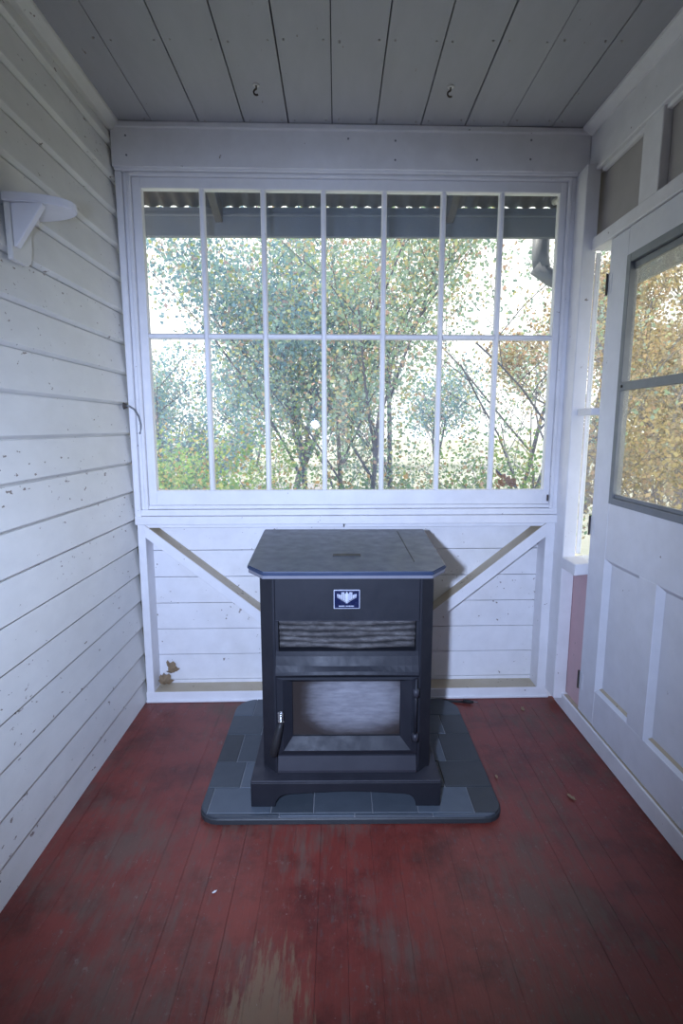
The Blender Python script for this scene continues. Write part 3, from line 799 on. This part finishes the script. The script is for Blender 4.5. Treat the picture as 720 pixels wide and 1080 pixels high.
# plinth with an arched front
def arch(x0, x1, zlo, zhi):
    c = (x0 + x1) / 2
    pts = [(x0, zlo), (x0, zhi), (x1, zhi), (x1, zlo), (x1 - 0.085, zlo)]
    for k in range(1, 7):
        a = math.radians(15 * k)
        pts.append((x1 - 0.085 - 0.03 * (1 - math.cos(a)) * 1.2, zlo + 0.045 * math.sin(a)))
    for k in range(0, 7):
        t = k / 6
        xx = (x1 - 0.125) + ((x0 + 0.125) - (x1 - 0.125)) * t
        pts.append((xx, zlo + 0.047 + 0.010 * math.sin(math.pi * t)))
    for k in range(6, 0, -1):
        a = math.radians(15 * k)
        pts.append((x0 + 0.085 + 0.03 * (1 - math.cos(a)) * 1.2, zlo + 0.045 * math.sin(a)))
    pts.append((x0 + 0.085, zlo))
    return pts
bx0, bx1 = -0.302, 0.362
MB().prism(arch(bx0, bx1, zb, 0.122), 'y', 1.722, 1.742).build('plinth', 'stove', st, 0.002)
pls = MB()
for xx in (bx0, bx1 - 0.02):
    pls.prism([(1.7425, zb), (1.7425, 0.122), (2.27, 0.122), (2.27, zb), (2.17, zb), (2.13, 0.075), (1.87, 0.075), (1.83, zb)], 'x', xx, xx + 0.02)
pls.box(bx0 + 0.0205, bx1 - 0.0205, 2.25, 2.27, zb, 0.122)
pls.build('plinth_side', 'stove', st, 0.001)
MB().box(bx0, bx1, 1.722, 2.27, 0.1222, 0.1300).build('plinth_shelf', 'stove_edge', st, 0.002)
# body
body = MB().prism([(SX0, 1.802), (SX1, 1.802), (SX1, 2.26), (SX0, 2.26)], 'z', 0.1302, 0.864).build('body', 'stove', st, 0.002)
for s_, xo, xi in ((-1, SX0, -0.218), (1, SX1, 0.288)):
    MB().prism([(xo, 1.8015), (xi, FY), (xi - s_ * 0.008, FY), (xi - s_ * 0.008, 1.8015)], 'z', 0.150 if False else 0.140, 0.864).build('corner_panel', 'stove', st, 0.0015)
fx0, fx1 = -0.2095, 0.2795
MB().box(fx0, fx1, FY, 1.8015, 0.699, 0.864).build('front_panel', 'stove', st, 0.0015)
MB().box(fx0, fx1, FY - 0.001, FY + 0.01, 0.7005, 0.703).build('panel_seam', 'stove_edge', st)
# lower edge of the opening and the bulging hood over the door
MB().box(fx0, fx0 + 0.010, FY, 1.8015, 0.592, 0.6985).build('grille_side', 'stove', st)
MB().box(fx1 - 0.010, fx1, FY, 1.8015, 0.592, 0.6985).build('grille_side', 'stove', st)
MB().box(fx0 + 0.0102, fx1 - 0.0102, 1.794, 1.8015, 0.592, 0.6985).build('grille_back', 'black', st)
for k in range(5):
    zc = 0.604 + k * 0.0205
    pts = []; rs = []
    for j in range(25):
        t = j / 24
        xx = fx0 + 0.012 + (fx1 - fx0 - 0.024) * t
        pts.append((xx, 1.779 + 0.003 * math.sin(9 * t + k), zc + 0.006 * (2 * t - 1) ** 2 + 0.0018 * math.sin(7 * t + 2 * k)))
        rs.append(0.0098 + 0.0014 * math.sin(15 * t + 3 * k))
    MB().tube(pts, rs, 8).build('grille_bar', 'grille', st, smooth=True)
hood = []
n = 20
vs, fs = [], []
prof = [(0.592, 0.0), (0.575, 0.004), (0.545, 0.016), (0.522, 0.030), (0.512, 0.034), (0.506, 0.028), (0.503, 0.0)]
for j in range(n + 1):
    t = j / n; xx = fx0 + (fx1 - fx0) * t
    b_ = 0.55 + 0.45 * math.sin(math.pi * t)
    dz = 0.010 * math.sin(math.pi * t)
    for (zz, dd) in prof:
        vs.append((xx, FY - dd * b_, zz + (dz if zz < 0.53 else 0)))
    vs.append((xx, 1.8015, 0.503)); vs.append((xx, 1.8015, 0.592))
m_ = len(prof) + 2
for j in range(n):
    for k in range(m_):
        fs.append((j * m_ + k, j * m_ + (k + 1) % m_, (j + 1) * m_ + (k + 1) % m_, (j + 1) * m_ + k))
fs.append(list(range(m_))); fs.append([n * m_ + k for k in range(m_)])
MB().add(vs, fs).build('hood', 'stove', st)
# door: mitred bevelled frame round the glass
ox0, ox1, oz0, oz1 = -0.208, 0.278, 0.216, 0.5025
ix0, ix1, iz0, iz1 = -0.155, 0.220, 0.276, 0.480
yo, yi, yk = FY - 0.018, FY + 0.004, FY + 0.03
ring = [(ox0, oz0), (ox1, oz0), (ox1, oz1), (ox0, oz1)]
mid = [(ox0 + 0.022, oz0 + 0.018), (ox1 - 0.022, oz0 + 0.018), (ox1 - 0.022, oz1 - 0.006), (ox0 + 0.022, oz1 - 0.006)]
inn = [(ix0, iz0), (ix1, iz0), (ix1, iz1), (ix0, iz1)]
vs = [(p[0], yk, p[1]) for p in ring] + [(p[0], yo + 0.006, p[1]) for p in ring] + [(p[0], yo, p[1]) for p in mid] + [(p[0], yi, p[1]) for p in inn] + [(p[0], yk, p[1]) for p in inn]
fs = []
for L in range(4):
    for k in range(4):
        fs.append((L * 4 + k, L * 4 + (k + 1) % 4, L * 4 + 4 + (k + 1) % 4, L * 4 + 4 + k))
for k in range(4):
    fs.append((k, (k + 1) % 4, 16 + (k + 1) % 4, 16 + k))
dr = MB().add(vs, fs).build('door', 'stove', st)
MB().box(ix0 + 0.0005, ix1 - 0.0005, FY + 0.012, FY + 0.018, iz0 + 0.0005, iz1 - 0.0005).build('door_glass', 'stove_glass', dr)
hk = []
for k in range(40):
    a = k * 0.9
    hk.append((-0.192 + 0.0085 * math.cos(a), FY - 0.036 + 0.0085 * math.sin(a), 0.352 + 0.0009 * k))
MB().tube([(-0.192, FY - 0.036, 0.36), (-0.192, yo + 0.004, 0.375)], 0.006, 8).build('handle_stem', 'chrome', dr, smooth=True)
MB().tube(hk, 0.0025, 6).build('handle_spring', 'chrome', dr, smooth=True)
MB().tube([(-0.192, FY - 0.036, 0.352), (-0.196, FY - 0.038, 0.335), (-0.210, FY - 0.040, 0.275), (-0.219, FY - 0.040, 0.235), (-0.221, FY - 0.040, 0.228)], [0.008, 0.012, 0.0145, 0.013, 0.007], 10).build('handle', 'black', dr, smooth=True)
MB().tube([(0.270, yo - 0.004, 0.275), (0.270, yo - 0.004, 0.50)], 0.005, 8).build('hinge_pin', 'stove', dr, smooth=True)
for zz in (0.285, 0.45):
    MB().tube([(0.270, yo - 0.004, zz - 0.014), (0.270, yo - 0.004, zz + 0.014)], 0.011, 10).build('hinge_knuckle', 'stove_edge', dr, smooth=True)
# ash lip below the door
MB().prism([(FY - 0.020, 0.150), (FY - 0.020, 0.160), (FY - 0.006, 0.205), (FY + 0.03, 0.213), (FY + 0.03, 0.150)], 'x', ox0, ox1).build('ash_lip', 'stove_edge', st, 0.0015)
MB().box(fx0, fx1, FY + 0.004, 1.8015, 0.1302, 0.149).build('toe_panel', 'stove', st)
# top plate, clipped front corners, very slightly higher at the back
def topz(y): return 0.0 + (y - 1.69) * 0.045
def top_plate(z0, z1, ins=0.0):
    o = [(-0.240 , 1.688 + ins), (0.310, 1.688 + ins), (0.366 - ins, 1.762), (0.372 - ins, 2.285 - ins), (-0.310 + ins, 2.285 - ins), (-0.300 + ins, 1.762)]
    nn = len(o)
    v_ = [(p[0], p[1], z0 + topz(p[1])) for p in o] + [(p[0], p[1], z1 + topz(p[1])) for p in o]
    f_ = [list(range(nn))[::-1], [nn + i_ for i_ in range(nn)]] + [(i_, (i_ + 1) % nn, nn + (i_ + 1) % nn, nn + i_) for i_ in range(nn)]
    return v_, f_
MB().add(*top_plate(0.8645, 0.876, 0.004)).build('top_rim', 'top_trim', st, 0.002)
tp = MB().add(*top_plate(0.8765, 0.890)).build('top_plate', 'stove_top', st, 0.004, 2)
zt = lambda y: 0.890 + topz(y)
MB().add([(0.262, 1.80, zt(1.80)), (0.265, 1.80, zt(1.80)), (0.255, 2.24, zt(2.24)), (0.252, 2.24, zt(2.24)),
          (0.262, 1.80, zt(1.80) + .0012), (0.265, 1.80, zt(1.80) + .0012), (0.255, 2.24, zt(2.24) + .0012), (0.252, 2.24, zt(2.24) + .0012)],
         [(0, 1, 2, 3), (4, 5, 6, 7), (0, 1, 5, 4), (1, 2, 6, 5), (2, 3, 7, 6), (3, 0, 4, 7)]).build('lid_seam', 'black', tp)
MB().add([(x_, y_, zt(y_) + d_) for d_ in (0.0, 0.0025) for (x_, y_) in ((-0.015, 1.865), (0.085, 1.865), (0.083, 1.892), (-0.013, 1.892))],
         [(0, 1, 2, 3), (4, 5, 6, 7), (0, 1, 5, 4), (1, 2, 6, 5), (2, 3, 7, 6), (3, 0, 4, 7)]).build('lid_finger_slot', 'black', tp)
# badge: silver rim, blue field, winged crest and a line of tiny marks
by = FY - 0.0004
bd = MB().box(-0.011, 0.077, by - 0.003, by, 0.744, 0.810).build('badge', 'badge_silver', st, 0.0008)
MB().box(-0.0085, 0.0745, by - 0.0036, by - 0.003, 0.7465, 0.8075).build('badge_field', 'badge', bd)
cr = MB()
def q4(pts_):
    cr.prism(pts_, 'y', by - 0.0044, by - 0.0036)
cxb = 0.033
for s_ in (-1, 1):
    for k, (a, b, z0, z1) in enumerate(((0.0295, 0.0325, 0.782, 0.796), (0.0245, 0.0283, 0.780, 0.795), (0.0195, 0.0233, 0.777, 0.793), (0.0145, 0.0182, 0.773, 0.800), (0.0085, 0.0128, 0.770, 0.802), (0.003, 0.0068, 0.766, 0.797))):
        q4([(cxb + s_ * a, z0), (cxb + s_ * b, z0 + 0.001), (cxb + s_ * b, z1), (cxb + s_ * a, z1)])
    q4([(cxb + s_ * 0.0145, 0.773), (cxb + s_ * 0.0325, 0.784), (cxb + s_ * 0.0325, 0.787), (cxb + s_ * 0.0145, 0.776)])
    q4([(cxb + s_ * 0.0015, 0.763), (cxb + s_ * 0.016, 0.7745), (cxb + s_ * 0.014, 0.777), (cxb + s_ * 0.0015, 0.767)])
    q4([(cxb + s_ * 0.013, 0.7995), (cxb + s_ * 0.0185, 0.799), (cxb + s_ * 0.0185, 0.8015), (cxb + s_ * 0.013, 0.802)])
q4([(cxb - 0.0022, 0.764), (cxb + 0.0022, 0.764), (cxb + 0.0030, 0.800), (cxb, 0.805), (cxb - 0.0030, 0.800)])
cr.build('crest', 'badge_silver', bd)
tx = MB()
xx = 0.006
for k in range(15):
    w_ = (0.0022, 0.0028, 0.0018)[k % 3]
    if k not in (6,):
        tx.box(xx, xx + w_, by - 0.0042, by - 0.0036, 0.7515, 0.7553)
    xx += w_ + 0.0012
tx.build('small_lettering', 'badge_silver', bd)
MB().tube([(0.032, FY - 0.002, 0.847), (0.032, FY + 0.002, 0.847)], 0.0055, 10).build('screw', 'black', st)
reparent(st)

# ------------------------------------------------------------------ wall shelf on a bracket
sh = tag(empty('wall_shelf', (XL, 1.67, 1.80)), 'small white shelf with a rounded end on a triangular bracket on the clapboard wall', 'shelf')
cy = 1.678; zsf = 1.980
pts = [(XL + 0.0005 + 0.17 * math.sin(math.radians(t)), 1.737 - 0.086 * math.cos(math.radians(t))) for t in range(0, 181, 9)]
MB().prism(pts, 'z', zsf, zsf + 0.024).build('shelf_board', 'white_trim', sh, 0.003, 2)
MB().prism([(XL + 0.018, zsf - 0.0005), (XL + 0.105, zsf - 0.0005), (XL + 0.105, zsf - 0.008), (XL + 0.025, zsf - 0.118), (XL + 0.018, zsf - 0.118)], 'y', cy - 0.012, cy + 0.012).build('bracket', 'white_trim', sh, 0.002)
bp = [(cy - 0.02, zsf - 0.0005), (cy + 0.09, zsf - 0.0005), (cy + 0.09, zsf - 0.10), (cy + 0.08, zsf - 0.14), (cy + 0.06, zsf - 0.155), (cy - 0.02, zsf - 0.155)]
MB().prism(bp, 'x', XL + 0.0005, XL + 0.017).build('back_plate', 'clapboard', sh, 0.003)
MB().box(XL + 0.018, XL + 0.03, cy + 0.013, cy + 0.12, zsf - 0.022, zsf - 0.0005).build('cleat', 'white_trim', sh, 0.002)
reparent(sh)

# ------------------------------------------------------------------ hooks, wire, scraps
def ceiling_hook(x_, y_, label):
    h = tag(empty('ceiling_hook', (x_, y_, ZC)), label, 'hook', 'hooks screwed into the ceiling boards')
    MB().tube([(x_, y_, ZC - 0.003), (x_, y_, ZC - 0.0065)], [0.013, 0.011], 12).build('hook_plate', 'clapboard', h)
    p = [(x_, y_, ZC - 0.006), (x_, y_, ZC - 0.016)]
    for k in range(0, 9):
        a = math.radians(90 + 27 * k)
        p.append((x_ + 0.010 * math.cos(a), y_ + 0.003, ZC - 0.026 + 0.010 * math.sin(a)))
    MB().tube(p, 0.0034, 6).build('hook_wire', 'iron', h, smooth=True)
    reparent(h)
ceiling_hook(-0.297, 2.235, 'small iron hook in the ceiling, left one of the two')
ceiling_hook(0.426, 2.24, 'small iron hook in the ceiling, right one of the two')

hk = tag(empty('hook_and_wire', (XL, 2.46, 1.44)), 'iron screw eye with a bent wire hook by the left window casing', 'hook')
MB().tube([(XL + 0.001, 2.455, 1.441), (XL + 0.012, 2.455, 1.441)], [0.016, 0.010], 10).build('eye_plate', 'iron', hk, smooth=False)
MB().tube([(XL + 0.010, 2.455, 1.441), (XL + 0.022, 2.46, 1.440), (XL + 0.04, 2.475, 1.425), (XL + 0.052, 2.49, 1.395), (XL + 0.056, 2.50, 1.36), (XL + 0.052, 2.508, 1.33), (XL + 0.044, 2.512, 1.318)], 0.0042, 7).build('wire', 'aluminium', hk, smooth=True)
MB().tube([(XL + 0.020, 2.516, 1.295), (XL + 0.022, 2.512, 1.27), (XL + 0.032, 2.512, 1.262)], 0.004, 6).build('catch', 'iron', hk, smooth=True)
reparent(hk)

def leaf_shape(mb, c, L, W, yaw, tilt, curl, z_up=0.0):
    """crumpled leaf with thickness, lobed outline"""
    out = []
    nn = 14
    for k in range(nn):
        a = 2 * math.pi * k / nn
        r_ = 1.0 + 0.22 * math.cos(5 * a)
        u_, v_ = 0.5 * L * r_ * math.cos(a), 0.5 * W * r_ * math.sin(a)
        z_ = curl * ((u_ / L) ** 2 + (v_ / W) ** 2) * 4 * L * 0.25 + random.uniform(0, 0.05) * L
        out.append(Vector((u_, v_, z_)))
    Rm = Matrix.Rotation(yaw, 3, 'Z') @ Matrix.Rotation(tilt, 3, 'Y')
    vs_ = [Vector(c)] + [Rm @ p + Vector(c) for p in out]
    vs2 = [v + Vector((0, 0, 0.0012)) for v in vs_]
    m0 = len(vs_)
    f_ = []
    for k in range(nn):
        a, b = 1 + k, 1 + (k + 1) % nn
        f_ += [(0, b, a), (m0, m0 + a, m0 + b), (a, b, m0 + b, m0 + a)]
    mb.add([tuple(v) for v in vs_ + vs2], f_)

lc = tag(empty('dried_leaf_clump', (-0.86, 2.57, 0.055)), 'crumpled tan dried leaves in the left corner of the ledge under the window', 'leaves')
for (c, L, W, yw, tl) in (((-0.862, 2.575, 0.082), 0.07, 0.055, 1.4, 1.25), ((-0.846, 2.60, 0.135), 0.075, 0.07, 1.2, 1.2), ((-0.835, 2.605, 0.115), 0.06, 0.055, 1.9, 1.0), ((-0.872, 2.565, 0.085), 0.06, 0.05, 1.7, 1.3)):
    m_ = MB(); leaf_shape(m_, c, L, W, yw, tl, 0.8); m_.build('leaf', 'leaf_dry', lc)
reparent(lc)

def scrap(x_, y_, L, label, name='leaf_scrap', cat='leaf', mat='leaf_dry', group='dry scraps lying on the red floor'):
    m_ = MB(); leaf_shape(m_, (x_, y_, 0.0022), L, L * 0.45, random.random() * 6, 0.05, 0.25)
    o = m_.build(name, mat)
    o.location.z = 0.0
    return tag(o, label, cat, group)
scrap(0.895, 2.43, 0.036, 'curled tan scrap of leaf on the floor by the right corner post')
scrap(0.86, 1.80, 0.036, 'pale leaf scrap on the red floor nearest the door')
scrap(0.545, 2.13 + 0.0, 0.03, 'dark crumb of leaf on the floor right of the slate pad', mat='iron')
scrap(0.62, 1.92, 0.022, 'small tan crumb on the floor beside the right edge of the pad')
scrap(-0.36, 1.40, 0.014, 'tiny pale crumb on the floor in front of the pad', mat='white')

cd = tag(empty('power_cord', (0.52, 2.50, 0.0)), 'black cord with a bright plug end on the floor behind the slate pad', 'cord')
MB().tube([(0.20, 2.505, 0.0065), (0.40, 2.512, 0.0065), (0.50, 2.515, 0.0065), (0.60, 2.50, 0.0065), (0.625, 2.498, 0.007)], 0.006, 8).build('cord', 'black', cd, smooth=True)
MB().tube([(0.622, 2.498, 0.010), (0.655, 2.490, 0.010), (0.672, 2.486, 0.010)], [0.009, 0.0095, 0.005], 8).build('plug', 'black', cd, smooth=True)
MB().tube([(0.672, 2.486, 0.010), (0.690, 2.482, 0.010)], 0.0035, 6).build('plug_pin', 'chrome', cd)
reparent(cd)

# russet leaves and a twig caught outside the lower right pane
tw = tag(empty('caught_twig', (0.80, D + 0.09, 1.04)), 'twig with rusty leaves caught outside the lower right pane', 'twig')
MB().tube([(0.770, D + 0.085, 1.145), (0.82, D + 0.09, 1.095), (0.875, D + 0.095, 1.055)], 0.004, 6).build('twig', 'bark', tw)
for k in range(9):
    m_ = MB(); leaf_shape(m_, (0.775 + 0.011 * k, D + 0.08 + 0.003 * (k % 3), 1.062 + 0.055 * abs(math.sin(1.7 * k)) * (1 - k / 12)), 0.05, 0.036, random.random() * 6, random.uniform(0.6, 1.4), 0.6)
    m_.build('leaf', 'leaf_rust' if 'leaf_rust' in M else 'leaf_dry', tw)
reparent(tw)
box('outer_sill', 'ash_wood', wb, -0.95, 1.1, D + 0.045, D + 0.16, 0.99, 1.02, 0.002, bw)
